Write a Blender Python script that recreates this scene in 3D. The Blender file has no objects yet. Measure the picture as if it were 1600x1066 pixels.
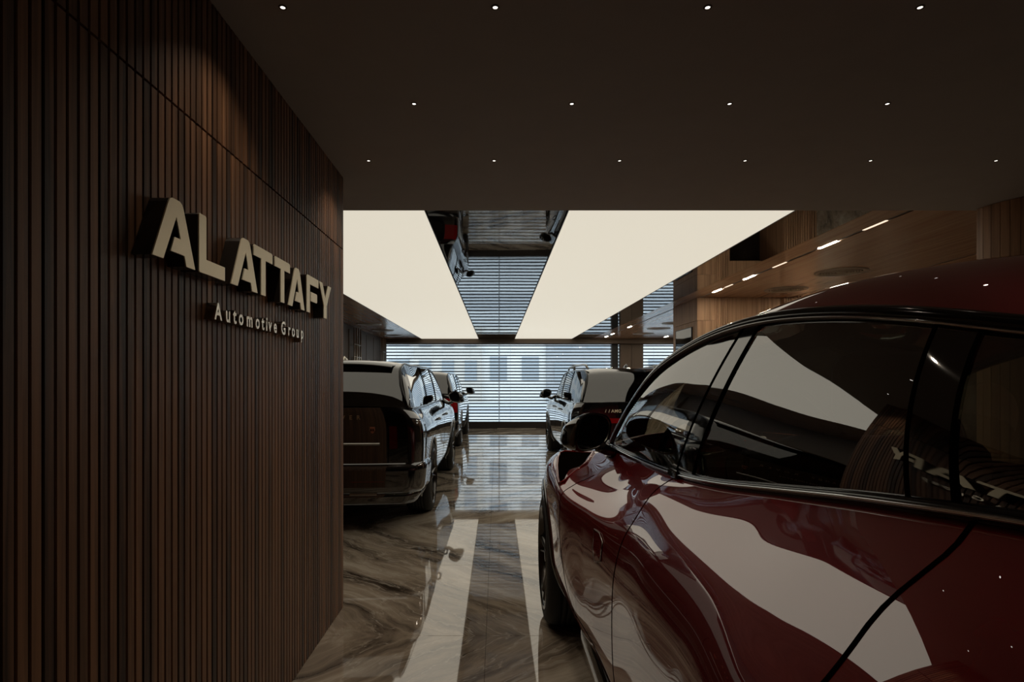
import bpy, bmesh, math, random
import numpy as np
from mathutils import Vector, Matrix
random.seed(7)
S = bpy.context.scene
COL = S.collection
PI = math.pi

# ---------------------------------------------------------------- camera, world, exposure
H = 1.45                    # eye height
cam_d = bpy.data.cameras.new('camera')
cam = bpy.data.objects.new('camera', cam_d); COL.objects.link(cam)
cam.location = (0, 0, H); cam.rotation_euler = (PI/2, 0, 0)
cam_d.sensor_width = 36; cam_d.lens = 900/1600*36
cam_d.shift_x = 24/1600; cam_d.shift_y = 64/1600
cam_d.clip_start = 0.02; cam_d.clip_end = 400
S.camera = cam
w = bpy.data.worlds.new('overcast_sky'); S.world = w; w.use_nodes = True
bg = w.node_tree.nodes['Background']
bg.inputs[0].default_value = (0.80, 0.90, 1.0, 1); bg.inputs[1].default_value = 2.4
S.view_settings.view_transform = 'Standard'; S.view_settings.look = 'None'
S.view_settings.exposure = 0.0; S.view_settings.gamma = 1.0
S.view_settings.use_curve_mapping = False
PANEL_E = 0.72              # light ceiling radiance
SPOT_E = 3.0
SPOT_W = 7.5               # watts of each pin spot

# ---------------------------------------------------------------- materials
def new_mat(name):
    m = bpy.data.materials.new(name); m.use_nodes = True
    nt = m.node_tree; b = nt.nodes['Principled BSDF']
    return m, nt, b
def pmat(name, col, rough=0.5, metal=0.0, coat=0.0, ior=1.5, spec=None, coat_ior=1.5, coat_rough=0.02):
    m, nt, b = new_mat(name)
    b.inputs['Base Color'].default_value = (*col, 1)
    b.inputs['Roughness'].default_value = rough
    b.inputs['Metallic'].default_value = metal
    b.inputs['IOR'].default_value = ior
    b.inputs['Coat Weight'].default_value = coat
    b.inputs['Coat IOR'].default_value = coat_ior
    b.inputs['Coat Roughness'].default_value = coat_rough
    if spec is not None: b.inputs['Specular IOR Level'].default_value = spec
    # slight procedural variation
    tc = nt.nodes.new('ShaderNodeTexCoord'); n = nt.nodes.new('ShaderNodeTexNoise')
    n.inputs['Scale'].default_value = 6; n.inputs['Detail'].default_value = 3
    mx = nt.nodes.new('ShaderNodeMix'); mx.data_type = 'RGBA'; mx.blend_type = 'MIX'
    mx.inputs[6].default_value = (*[c*0.93 for c in col], 1); mx.inputs[7].default_value = (*[min(1, c*1.05) for c in col], 1)
    nt.links.new(tc.outputs['Object'], n.inputs['Vector']); nt.links.new(n.outputs['Fac'], mx.inputs[0])
    nt.links.new(mx.outputs[2], b.inputs['Base Color'])
    return m
def emat(name, col, e):
    m, nt, b = new_mat(name)
    b.inputs['Base Color'].default_value = (*[c*.3 for c in col], 1)
    b.inputs['Emission Color'].default_value = (*col, 1); b.inputs['Emission Strength'].default_value = e
    b.inputs['Roughness'].default_value = 0.6
    return m
def wood(name, dark, light, rough=0.35, scale=(40, 40, 1.2), coat=0.0, rnd=0.6, axis_swap=False, ior=1.5):
    m, nt, b = new_mat(name); N = nt.nodes.new; L = nt.links.new
    tc = N('ShaderNodeTexCoord'); oi = N('ShaderNodeObjectInfo')
    mp = N('ShaderNodeMapping'); mp.inputs['Scale'].default_value = scale
    add = N('ShaderNodeVectorMath'); add.operation = 'ADD'
    sc = N('ShaderNodeVectorMath'); sc.operation = 'SCALE'; sc.inputs['Scale'].default_value = 37.0
    comb = N('ShaderNodeCombineXYZ')
    for k in range(3): L(oi.outputs['Random'], comb.inputs[k])
    L(comb.outputs[0], sc.inputs[0]); L(tc.outputs['Object'], add.inputs[0]); L(sc.outputs[0], add.inputs[1])
    L(add.outputs[0], mp.inputs['Vector'])
    n = N('ShaderNodeTexNoise'); n.inputs['Scale'].default_value = 1.0; n.inputs['Detail'].default_value = 6; n.inputs['Roughness'].default_value = .6
    n.inputs['Distortion'].default_value = .4
    L(mp.outputs[0], n.inputs['Vector'])
    ma = N('ShaderNodeMath'); ma.operation = 'MULTIPLY_ADD'; ma.inputs[1].default_value = rnd
    L(oi.outputs['Random'], ma.inputs[0])
    mb = N('ShaderNodeMath'); mb.operation = 'MULTIPLY_ADD'; mb.inputs[1].default_value = 1.6; mb.inputs[2].default_value = -0.3 - rnd/2
    L(n.outputs['Fac'], mb.inputs[0]); L(mb.outputs[0], ma.inputs[2])
    cr = N('ShaderNodeValToRGB'); cr.color_ramp.elements[0].position = 0.1; cr.color_ramp.elements[1].position = 0.9
    cr.color_ramp.elements[0].color = (*dark, 1); cr.color_ramp.elements[1].color = (*light, 1)
    L(ma.outputs[0], cr.inputs[0]); L(cr.outputs[0], b.inputs['Base Color'])
    b.inputs['Roughness'].default_value = rough; b.inputs['Coat Weight'].default_value = coat; b.inputs['Coat Roughness'].default_value = .06
    b.inputs['IOR'].default_value = ior
    bp = N('ShaderNodeBump'); bp.inputs['Strength'].default_value = .12; bp.inputs['Distance'].default_value = .002
    L(n.outputs['Fac'], bp.inputs['Height']); L(bp.outputs[0], b.inputs['Normal'])
    return m
def glass(name, tint, ior=1.5, rough=0.0):
    m = bpy.data.materials.new(name); m.use_nodes = True; nt = m.node_tree
    nt.nodes.remove(nt.nodes['Principled BSDF']); out = nt.nodes['Material Output']; N = nt.nodes.new
    tr = N('ShaderNodeBsdfTransparent'); tr.inputs[0].default_value = (*tint, 1)
    gl = N('ShaderNodeBsdfGlossy'); gl.inputs['Roughness'].default_value = rough; gl.inputs[0].default_value = (1, 1, 1, 1)
    fr = N('ShaderNodeFresnel'); fr.inputs[0].default_value = ior
    mx = N('ShaderNodeMixShader'); nt.links.new(fr.outputs[0], mx.inputs[0]); nt.links.new(tr.outputs[0], mx.inputs[1]); nt.links.new(gl.outputs[0], mx.inputs[2])
    nt.links.new(mx.outputs[0], out.inputs[0]); return m
def marble(name, use_tile=True):
    m, nt, b = new_mat(name); N = nt.nodes.new; L = nt.links.new
    tc = N('ShaderNodeTexCoord')
    at = N('ShaderNodeAttribute'); at.attribute_type = 'OBJECT'; at.attribute_name = 'tile_offset'
    add = N('ShaderNodeVectorMath'); add.operation = 'ADD'
    L(tc.outputs['Object'], add.inputs[0]); L(at.outputs['Vector'], add.inputs[1])
    mr = N('ShaderNodeMapping'); mr.inputs['Rotation'].default_value = (0, 0, math.radians(-42)); L(add.outputs[0], mr.inputs['Vector'])
    mp = N('ShaderNodeMapping'); mp.inputs['Scale'].default_value = (.42, 2.3, 1); L(mr.outputs[0], mp.inputs['Vector'])
    # warp
    nw = N('ShaderNodeTexNoise'); nw.inputs['Scale'].default_value = 1.3; nw.inputs['Detail'].default_value = 4
    L(add.outputs[0], nw.inputs['Vector'])
    ws = N('ShaderNodeVectorMath'); ws.operation = 'MULTIPLY_ADD'; ws.inputs[1].default_value = (.5, .75, 0)
    L(nw.outputs['Color'], ws.inputs[0]); L(mp.outputs[0], ws.inputs[2])
    n1 = N('ShaderNodeTexNoise'); n1.inputs['Scale'].default_value = 1.5; n1.inputs['Detail'].default_value = 9; n1.inputs['Roughness'].default_value = .68
    L(ws.outputs[0], n1.inputs['Vector'])
    cr = N('ShaderNodeValToRGB'); e = cr.color_ramp.elements
    e[0].position = .36; e[0].color = (.055, .040, .028, 1); e[1].position = .66; e[1].color = (.74, .65, .53, 1)
    x = e.new(.44); x.color = (.25, .20, .155, 1); x = e.new(.53); x.color = (.46, .375, .285, 1)
    L(n1.outputs['Fac'], cr.inputs[0])
    # thin pale veins from ridged noise
    def veins(scale, w_, seed):
        n2 = N('ShaderNodeTexNoise'); n2.inputs['Scale'].default_value = scale; n2.inputs['Detail'].default_value = 5; n2.inputs['Roughness'].default_value = .55
        off = N('ShaderNodeVectorMath'); off.operation = 'ADD'; off.inputs[1].default_value = (seed, seed*1.7, 0)
        L(ws.outputs[0], off.inputs[0]); L(off.outputs[0], n2.inputs['Vector'])
        s = N('ShaderNodeMath'); s.operation = 'SUBTRACT'; s.inputs[1].default_value = .5; L(n2.outputs['Fac'], s.inputs[0])
        a = N('ShaderNodeMath'); a.operation = 'ABSOLUTE'; L(s.outputs[0], a.inputs[0])
        r = N('ShaderNodeMapRange'); r.inputs[1].default_value = 0; r.inputs[2].default_value = w_; r.inputs[3].default_value = 1; r.inputs[4].default_value = 0
        L(a.outputs[0], r.inputs[0]); return r
    v1 = veins(1.1, .010, 3.0); v2 = veins(2.3, .009, 11.0)
    ad = N('ShaderNodeMath'); ad.operation = 'MAXIMUM'; L(v1.outputs[0], ad.inputs[0]); L(v2.outputs[0], ad.inputs[1])
    mm = N('ShaderNodeMath'); mm.operation = 'MULTIPLY'; mm.inputs[1].default_value = .55; L(ad.outputs[0], mm.inputs[0])
    mx = N('ShaderNodeMix'); mx.data_type = 'RGBA'; mx.inputs[7].default_value = (.75, .67, .56, 1)
    L(mm.outputs[0], mx.inputs[0]); L(cr.outputs[0], mx.inputs[6]); L(mx.outputs[2], b.inputs['Base Color'])
    b.inputs['Roughness'].default_value = .03; b.inputs['IOR'].default_value = 2.5
    bp = N('ShaderNodeBump'); bp.inputs['Strength'].default_value = .010; bp.inputs['Distance'].default_value = .02
    nb = N('ShaderNodeTexNoise'); nb.inputs['Scale'].default_value = 2.2; L(add.outputs[0], nb.inputs['Vector'])
    L(nb.outputs['Fac'], bp.inputs['Height']); L(bp.outputs[0], b.inputs['Normal'])
    return m
def black_gloss_ceiling(name):
    m, nt, b = new_mat(name); N = nt.nodes.new; L = nt.links.new
    b.inputs['Base Color'].default_value = (.006, .006, .007, 1); b.inputs['Roughness'].default_value = .015; b.inputs['IOR'].default_value = 2.0
    tc = N('ShaderNodeTexCoord'); mp = N('ShaderNodeMapping'); mp.inputs['Scale'].default_value = (.6, .25, 1)
    n = N('ShaderNodeTexNoise'); n.inputs['Scale'].default_value = 2.0; n.inputs['Detail'].default_value = 1
    L(tc.outputs['Object'], mp.inputs[0]); L(mp.outputs[0], n.inputs['Vector'])
    bp = N('ShaderNodeBump'); bp.inputs['Strength'].default_value = .05; bp.inputs['Distance'].default_value = .02
    L(n.outputs['Fac'], bp.inputs['Height']); L(bp.outputs[0], b.inputs['Normal']); return m

M = {}
M['slat'] = wood('walnut_slat', (.036, .016, .008), (.32, .155, .075), rough=.5, rnd=.55)
M['column'] = wood('oak_veneer', (.24, .125, .065), (.60, .36, .20), rough=.6, scale=(30, 30, 1.0), rnd=.2)
M['wood_ceiling'] = wood('lacquered_wood', (.34, .17, .09), (.60, .34, .19), rough=.2, scale=(18, .9, 18), coat=.1, rnd=.2)
M['dark_ceiling'] = pmat('dark_paint', (.34, .30, .265), .75)
M['backing'] = pmat('slat_backing', (.004, .003, .002), .9, spec=0.0)
M['bronze'] = pmat('dark_bronze', (.13, .098, .074), .6, spec=.25)
M['bronze_gloss'] = pmat('dark_bronze_gloss', (.03, .024, .02), .25)
M['marble'] = marble('brown_marble')
M['mirror_ceiling'] = black_gloss_ceiling('black_stretch_ceiling')
M['panel'] = emat('light_membrane', (1.0, .925, .765), PANEL_E)
M['spot'] = emat('spot_lens', (1.0, .95, .85), SPOT_E)
M['led'] = emat('led_lens', (1.0, .90, .74), 220.0)
M['led_dim'] = emat('led_lens_dim', (1.0, .8, .6), 1.2)
M['cream'] = pmat('champagne_letter_face', (.95, .85, .64), .48, .6)
M['steel'] = pmat('brushed_steel', (.62, .57, .48), .3, 1.0)
M['chrome'] = pmat('chrome', (.75, .75, .75), .07, 1.0)
M['satin'] = pmat('satin_metal', (.30, .28, .25), .28, 1.0)
M['black_plastic'] = pmat('black_plastic', (.012, .012, .012), .45)
M['black_gloss'] = pmat('gloss_black', (.004, .004, .004), .03, ior=2.2)
M['black_trim'] = pmat('black_trim', (.003, .003, .003), .12, ior=1.45)
M['rubber'] = pmat('tyre_rubber', (.016, .015, .014), .7)
M['black_paint'] = pmat('black_car_paint', (.006, .0055, .006), .10, 0, 1.0, ior=1.5, coat_ior=2.0, coat_rough=0.0)
M['red_paint'] = pmat('red_car_paint', (.20, .0012, .0035), .45, .55, 1.0, spec=0.0, coat_ior=2.3, coat_rough=0.0)
M['tail_red'] = pmat('tail_lamp_red', (.30, .006, .008), .08, 0, 1.0)
M['tail_dark'] = pmat('tail_lamp_dark_red', (.06, .004, .004), .08, 0, 1.0)
M['glass_red'] = glass('tinted_glass', (.5, .52, .46), ior=2.8)
M['glass_dark'] = glass('privacy_glass', (.03, .03, .03), ior=2.0)
M['glass_clear'] = glass('clear_glass', (.92, .95, .95), ior=1.3)
M['rim'] = pmat('dark_alloy', (.10, .095, .09), .22, 1.0)
M['leather'] = pmat('dark_leather', (.03, .022, .018), .5)
M['leather_tan'] = pmat('olive_trim', (.06, .065, .045), .55)
M['slat_blind'] = pmat('blind_slat', (.012, .012, .013), .5)
M['concrete'] = pmat('pale_pavement', (.62, .64, .66), .9)
M['asphalt'] = pmat('pale_asphalt', (.45, .47, .5), .9)
M['render_w'] = pmat('pale_render', (.72, .71, .69), .9)
M['render_g'] = pmat('grey_render', (.42, .43, .45), .9)
M['render_b'] = pmat('beige_render', (.60, .57, .53), .9)
M['win_far'] = pmat('far_window', (.36, .39, .42), .5)
M['foliage'] = pmat('foliage', (.22, .27, .20), .9)
M['screen'] = pmat('screen_glass', (.004, .004, .005), .03, ior=1.6)
M['vent'] = pmat('vent_bronze', (.42, .34, .26), .4, .3)

# ---------------------------------------------------------------- helpers
def link(name, me, mat, parent=None, smooth=False, **props):
    o = bpy.data.objects.new(name, me); COL.objects.link(o)
    if mat is not None and not me.materials: me.materials.append(mat)
    if smooth:
        me.polygons.foreach_set('use_smooth', [True]*len(me.polygons))
    if parent: o.parent = parent
    for k, v in props.items(): o[k] = v
    return o
def from_bm(name, bm, mat, parent=None, smooth=False, **props):
    me = bpy.data.meshes.new(name); bm.normal_update(); bm.to_mesh(me); bm.free()
    return link(name, me, mat, parent, smooth, **props)
def from_pd(name, vs, fs, mat, parent=None, smooth=True, **props):
    me = bpy.data.meshes.new(name); me.from_pydata([tuple(v) for v in vs], [], fs); me.validate(); me.update()
    return link(name, me, mat, parent, smooth, **props)
def thing(name, label, cat, loc=(0, 0, 0), group=None, rz=0):
    o = bpy.data.objects.new(name, None); COL.objects.link(o); o.location = loc; o.rotation_euler = (0, 0, rz)
    o.empty_display_size = .1
    tag(o, label, cat, group); return o
def tag(o, label, cat, group=None):
    o['label'] = label; o['category'] = cat
    if group: o['group'] = group
    return o
def struct(o): o['kind'] = 'structure'; return o
def add_box(bm, x0, x1, y0, y1, z0, z1, bev=0.0):
    r = bmesh.ops.create_cube(bm, size=1.0)
    vs = r['verts']
    bmesh.ops.scale(bm, vec=(x1-x0, y1-y0, z1-z0), verts=vs)
    bmesh.ops.translate(bm, vec=((x0+x1)/2, (y0+y1)/2, (z0+z1)/2), verts=vs)
    if bev > 0:
        es = list({e for v in vs for e in v.link_edges})
        bmesh.ops.bevel(bm, geom=es, offset=bev, segments=2, affect='EDGES', profile=.5)
def box(name, x0, x1, y0, y1, z0, z1, mat, parent=None, bev=0.0, **props):
    bm = bmesh.new(); add_box(bm, x0, x1, y0, y1, z0, z1, bev)
    return from_bm(name, bm, mat, parent, False, **props)
def tube(pts, r, seg=8, closed=False):
    P = [Vector(p) for p in pts]; n = len(P); vs = []; fs = []
    up = Vector((0, 0, 1))
    for i in range(n):
        a = P[(i-1) % n] if (closed or i > 0) else P[i]; b = P[(i+1) % n] if (closed or i < n-1) else P[i]
        t = (b-a).normalized(); u = up if abs(t.dot(up)) < .95 else Vector((1, 0, 0))
        s = t.cross(u).normalized(); q = s.cross(t)
        rr = r[i] if isinstance(r, (list, tuple)) else r
        for k in range(seg):
            an = 2*PI*k/seg; vs.append(P[i]+s*math.cos(an)*rr+q*math.sin(an)*rr)
    m = n if closed else n-1
    for i in range(m):
        for k in range(seg):
            a = i*seg+k; b = i*seg+(k+1) % seg; c = ((i+1) % n)*seg+(k+1) % seg; d = ((i+1) % n)*seg+k
            fs.append((a, b, c, d))
    if not closed:
        fs.append(tuple(range(seg))[::-1]); fs.append(tuple((n-1)*seg+k for k in range(seg)))
    return vs, fs
def lathe(profile, seg=48, axis='x'):
    vs = []; fs = []; n = len(profile)
    for i in range(seg):
        a = 2*PI*i/seg
        for (r, h) in profile:
            if axis == 'x': vs.append((h, r*math.cos(a), r*math.sin(a)))
            else: vs.append((r*math.cos(a), r*math.sin(a), h))
    for i in range(seg):
        for k in range(n-1):
            a = i*n+k; b = i*n+k+1; c = ((i+1) % seg)*n+k+1; d = ((i+1) % seg)*n+k
            fs.append((a, b, c, d))
    return vs, fs
def join_pd(lst):
    V = []; F = []
    for vs, fs in lst:
        o = len(V); V += [tuple(v) for v in vs]; F += [tuple(i+o for i in f) for f in fs]
    return V, F
def grid_faces(nu, nv, off=0, flip=False):
    f = []
    for i in range(nu-1):
        for j in range(nv-1):
            q = (off+i*nv+j, off+i*nv+j+1, off+(i+1)*nv+j+1, off+(i+1)*nv+j)
            f.append(q[::-1] if flip else q)
    return f

# ---------------------------------------------------------------- SHELL
FC_Z = 2.765; MC_Z = 2.785; Y_EDGE = 4.416; Y_FAC = 18.1
XW = -0.987
# floor : marble tiles
fl = struct(box('floor', -4.2, 8.6, -4.0, 18.4, -0.10, -0.012, M['backing']))
TX, TY = 1.22, 1.27
bm = bmesh.new(); add_box(bm, -TX/2+.0008, TX/2-.0008, -TY/2+.0008, TY/2-.0008, -.012, 0)
es = [e for e in bm.edges if all(v.co.z > -.001 for v in e.verts)]
bmesh.ops.bevel(bm, geom=es, offset=.0008, segments=1, affect='EDGES')
tile_me = bpy.data.meshes.new('tile'); bm.to_mesh(tile_me); bm.free(); tile_me.materials.append(M['marble'])
xs = [-.06 + TX*(k+.5) for k in range(-4, 7)]
ys = [4.56 + TY*(k+.5) for k in range(-7, 11)]
for i, x in enumerate(xs):
    for j, y in enumerate(ys):
        o = bpy.data.objects.new('tile', tile_me); COL.objects.link(o); o.parent = fl
        o.location = (x, y, 0)
        odd = (j//2) % 2
        if odd: o.scale = (1, -1, 1)
        o['tile_offset'] = [float(i*TX), float(TY*(j % 2) if not odd else TY*(1-j % 2)), 0.0]

# dark front ceiling
fc = struct(box('ceiling', XW-2.6, 8.6, -4.0, Y_EDGE, FC_Z, FC_Z+.25, M['dark_ceiling']))
# slatted wall
wall = struct(box('wall_left', -3.6, -1.012, -4.0, 3.715, 0, FC_Z, M['backing']))
SEAM = 2.30; P_ = .0355
def slat_mesh(z0, z1, n=''):
    bm = bmesh.new(); add_box(bm, -.022, 0, -.0153, .0153, z0, z1)
    es = [e for e in bm.edges if abs(e.verts[0].co.z-e.verts[1].co.z) > .1 and e.verts[0].co.x > -.01]
    bmesh.ops.bevel(bm, geom=es, offset=.0022, segments=2, affect='EDGES')
    me = bpy.data.meshes.new('slat'); bm.to_mesh(me); bm.free(); me.materials.append(M['slat']); return me
lo = slat_mesh(.004, SEAM-.004); hi = slat_mesh(SEAM+.004, FC_Z-.001)
y = 3.685; k = 0; rest = []
while y > -3.9:
    if y > -0.9:
        for me in (lo, hi):
            o = bpy.data.objects.new('slat', me); COL.objects.link(o); o.parent = wall; o.location = (XW, y, 0)
    else: rest.append(y)
    y -= P_
bm = bmesh.new()
for y in rest:
    add_box(bm, XW-.022, XW, y-.0153, y+.0153, .004, SEAM-.004); add_box(bm, XW-.022, XW, y-.0153, y+.0153, SEAM+.004, FC_Z-.001)
from_bm('slat', bm, M['slat'], wall, kind='stuff')
# rounded end of the wall
vs, fs = [], []
pr = [(XW-.022, 3.702), (XW-.004, 3.702)] + [(XW-.024+.022*math.cos(a), 3.712+.022*math.sin(a)) for a in [i*PI/2/8 for i in range(9)]] + [(-1.2, 3.734), (-3.5, 3.734)]
for z in (0, FC_Z-.001):
    vs += [(x, y, z) for x, y in pr]
n = len(pr); fs = [(i, i+1, n+i+1, n+i) for i in range(n-1)]
from_pd('end_panel', vs, fs, M['slat'], wall)
# other walls
struct(box('wall_back', -3.6, 8.6, -4.2, -4.0, 0, 2.9, M['backing']))
struct(box('wall_right', 8.4, 8.6, -4.0, 18.2, 0, 2.9, M['bronze']))
struct(box('wall_left_far', -4.0, -3.5, 3.74, 18.2, 0, 2.9, M['bronze']))
# dark wood panels along the far left wall
for i in range(5):
    struct(box('trim_%d' % (i+1), -3.5, -3.48, 13.6+i*.9, 14.45+i*.9, .1, 2.7, M['bronze']))

# main ceiling : black stretch, two light membranes, lacquered wood at both sides
mc = struct(box('ceiling_main', -4.0, 8.6, Y_EDGE+.002, 18.3, MC_Z+.012, MC_Z+.25, M['backing']))
struct(box('ceiling_mirror_center', -.546, .546, Y_EDGE-.05, 17.75, MC_Z, MC_Z+.01, M['mirror_ceiling']))
struct(box('ceiling_mirror_right', 2.33, 2.93, Y_EDGE-.05, 17.75, MC_Z, MC_Z+.01, M['mirror_ceiling']))
for nm, x0, x1, lb in (('light_panel', -2.32, -.552, 'large cream glowing ceiling light panel on the left, above the black cars'),
                       ('light_panel', .552, 2.32, 'large cream glowing ceiling light panel on the right, above the red car')):
    t = thing(nm, lb, 'ceiling light', ((x0+x1)/2, 11, MC_Z), 'glowing ceiling panels')
    hx = (x1-x0)/2
    box('membrane', -hx+.008, hx-.008, Y_EDGE-.04-11, 17.74-11, -.004, .008, M['panel'], t)
    bm = bmesh.new(); add_box(bm, -hx, -hx+.008, Y_EDGE-.04-11, 17.75-11, -.008, .008); add_box(bm, hx-.008, hx, Y_EDGE-.04-11, 17.75-11, -.008, .008)
    add_box(bm, -hx, hx, 17.74-11, 17.75-11, -.008, .008); from_bm('frame', bm, M['black_plastic'], t)
wr = struct(bpy.data.objects.new('ceiling_wood_right', None)); COL.objects.link(wr)
for x0, x1 in ((2.935, 3.21), (3.25, 4.138), (4.142, 4.98), (5.02, 5.9), (5.904, 6.8), (6.804, 7.6), (7.604, 8.4)):
    for k, (ya, yb) in enumerate(((Y_EDGE-.03, 7.6), (7.602, 10.8), (10.802, 14.2), (14.202, 17.75))):
        bm = bmesh.new(); L_ = (yb-ya)/2; Wd = (x1-x0)/2; add_box(bm, -Wd, Wd, -L_, L_, 0, .011)
        o = from_bm('ceiling_panel', bm, M['wood_ceiling'], wr); o.location = ((x0+x1)/2, (ya+yb)/2, MC_Z)
for x0, x1 in ((3.21, 3.25), (4.98, 5.02)):
    box('light_slot', x0, x1, Y_EDGE, 17.75, MC_Z+.006, MC_Z+.011, M['black_plastic'], wr)
wl = struct(bpy.data.objects.new('ceiling_wood_left', None)); COL.objects.link(wl)
for k, (ya, yb) in enumerate(((Y_EDGE-.03, 7.6), (7.602, 10.8), (10.802, 14.2), (14.202, 17.75))):
    bm = bmesh.new(); L_ = (yb-ya)/2; add_box(bm, -.585, .585, -L_, L_, 0, .011)
    o = from_bm('ceiling_panel', bm, M['wood_ceiling'], wl); o.location = (-2.91, (ya+yb)/2, MC_Z)
# end beam above the facade
struct(box('trim_6', -4.0, 8.4, 17.75, 18.0, 2.64, 2.80, M['bronze']))

# LED strips in the slots
def led(x, y, L_, bright, lb, grp):
    t = tag(box('led_strip', -.012, .012, -L_/2, L_/2, -.002, .004, M['led'] if bright else M['led_dim']), lb, 'led light', grp)
    t.location = (x, y, MC_Z+.001); return t
for y, L_, b, lb in ((4.92, .30, 0, 'dim led strip in the wooden ceiling slot nearest the dark ceiling edge'),
    (5.63, .29, 1, 'brightest nearest glowing led strip in the wooden ceiling slot'),
    (6.58, .30, 0, 'dim led strip between the two round vents'),
    (7.38, .29, 1, 'second glowing led strip in the wooden ceiling slot'),
    (8.02, .25, 0, 'dim short led strip just before the third glowing one'),
    (8.45, .29, 1, 'third glowing led strip, just before the wood column'),
    (14.0, .30, 1, 'glowing led strip beyond the wood column, nearest of the far ones'),
    (16.1, .30, 1, 'glowing led strip near the far end of the ceiling slot'),
    (17.0, .30, 1, 'last glowing led strip by the louvred facade')):
    led(3.23, y, L_, b, lb, 'led strips in the inner ceiling slot')
led(5.0, 5.76, .35, 0, 'dim led strip in the outer ceiling slot near the rounded wood column', 'led strips in the outer slot')
led(5.0, 17.0, .30, 1, 'glowing led strip in the outer ceiling slot by the facade', 'led strips in the outer slot')

for y, o_ in ((7.2, 'second'), (8.6, 'third'), (11.4, 'fourth'), (12.9, 'fifth'), (14.4, 'sixth')):  # unseen strips added to brighten the floor and the wooden ceiling
    led(5.0, y, .29, 1, '%s added fill led strip of the outer ceiling slot, counted from the near column' % o_, 'led strips in the outer slot')
# downlights in the dark ceiling
dv, df = lathe([(.0, -.001), (.0085, -.001)], 20, 'z'); rv, rf = lathe([(.009, 0), (.009, -.003), (.014, -.003), (.015, 0)], 20, 'z')
dme = bpy.data.meshes.new('lens'); dme.from_pydata(dv, [], df); dme.materials.append(M['spot'])
rme = bpy.data.meshes.new('ring'); rme.from_pydata(rv, [], rf); rme.materials.append(M['bronze'])
spot_l = bpy.data.lights.new('lamp', 'SPOT'); spot_l.energy = SPOT_W; spot_l.spot_size = math.radians(108); spot_l.spot_blend = 1.0
spot_l.color = (1.0, .84, .66); spot_l.shadow_soft_size = .01
rows = [(3.42, [-.76+.745*k for k in range(6)], 'row nearest the light panels'),
        (2.72, [-.39+.745*k for k in range(6)], 'middle visible row'),
        (2.02, [-.75+.745*k for k in range(6)], 'row at the top photo edge'),
        (1.32, [-.39+.745*k for k in range(6)], 'row just overhead'),
        (.62, [-.75+.745*k for k in range(6)], 'second row overhead'), (-.08, [-.39+.745*k for k in range(6)], 'first row behind the viewer'),
        (-.78, [-.75+.745*k for k in range(6)], 'second row behind the viewer'), (-1.48, [-.39+.745*k for k in range(6)], 'third row behind the viewer')]
ordn = ['leftmost', 'second from left', 'third from left', 'fourth from left', 'fifth from left', 'rightmost']
mid_l = spot_l.copy(); mid_l.name = 'mid_lamp'; mid_l.energy = 1.2
dim_l = spot_l.copy(); dim_l.name = 'dim_lamp'; dim_l.energy = .5   # power lowered to keep the nearest rows dark
for y, xs_, nm in rows:
    for x, od in zip(xs_, ordn):
        t = thing('pin_spot', 'tiny white ceiling pin spot, %s in the %s' % (od, nm), 'downlight', (x, y, FC_Z), 'pin spots in the dark ceiling')
        o = bpy.data.objects.new('lens', dme); COL.objects.link(o); o.parent = t
        o = bpy.data.objects.new('ring', rme); COL.objects.link(o); o.parent = t
        o = bpy.data.objects.new('lamp', spot_l if y > 1.9 and x < 0 else mid_l if y > 1.2 else dim_l); COL.objects.link(o); o.parent = t; o.location = (0, 0, -.006)

# round air vents
vent_me = []
vv, vf = join_pd([lathe([(.0, -.012), (.05, -.012), (.055, 0)], 40, 'z')] + [lathe([(r, -.001), (r+.004, -.014), (r+.018, -.016), (r+.020, -.001)], 40, 'z') for r in (.075, .105, .135, .165, .195)])
vme = bpy.data.meshes.new('louvre_rings'); vme.from_pydata(vv, [], vf); vme.materials.append(M['vent'])
vr = lathe([(.225, 0), (.235, -.012), (.285, -.010), (.29, 0)], 48, 'z'); vrm = bpy.data.meshes.new('rim'); vrm.from_pydata(vr[0], [], vr[1]); vrm.materials.append(M['vent'])
vb = lathe([(0, .0005-.002), (.23, .0005-.002)], 32, 'z'); vbm = bpy.data.meshes.new('duct'); vbm.from_pydata(vb[0], [], vb[1]); vbm.materials.append(M['backing'])
for x, y, lb in ((4.17, 6.97, 'round ringed air vent in wooden ceiling, nearest and largest'), (4.17, 8.3, 'round ringed air vent just behind the largest one'),
    (4.05, 13.1, 'round air vent in wooden ceiling beyond the wood column, nearest there'), (4.05, 14.4, 'round air vent beyond the column, middle of three'), (4.05, 15.9, 'round air vent beyond the column, closest to the facade'),
    (-2.95, 13.3, 'round air vent in left wooden ceiling, nearest to the slatted wall'), (-2.95, 14.9, 'round air vent in left wooden ceiling, middle of three'), (-2.95, 16.5, 'round air vent in left wooden ceiling, nearest the facade')):
    t = thing('air_vent', lb, 'air vent', (x, y, MC_Z), 'round ceiling vents')
    for nm, me in (('louvre_rings', vme), ('rim', vrm), ('duct', vbm)):
        o = bpy.data.objects.new(nm, me); COL.objects.link(o); o.parent = t
        me.polygons.foreach_set('use_smooth', [True]*len(me.polygons))

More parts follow.
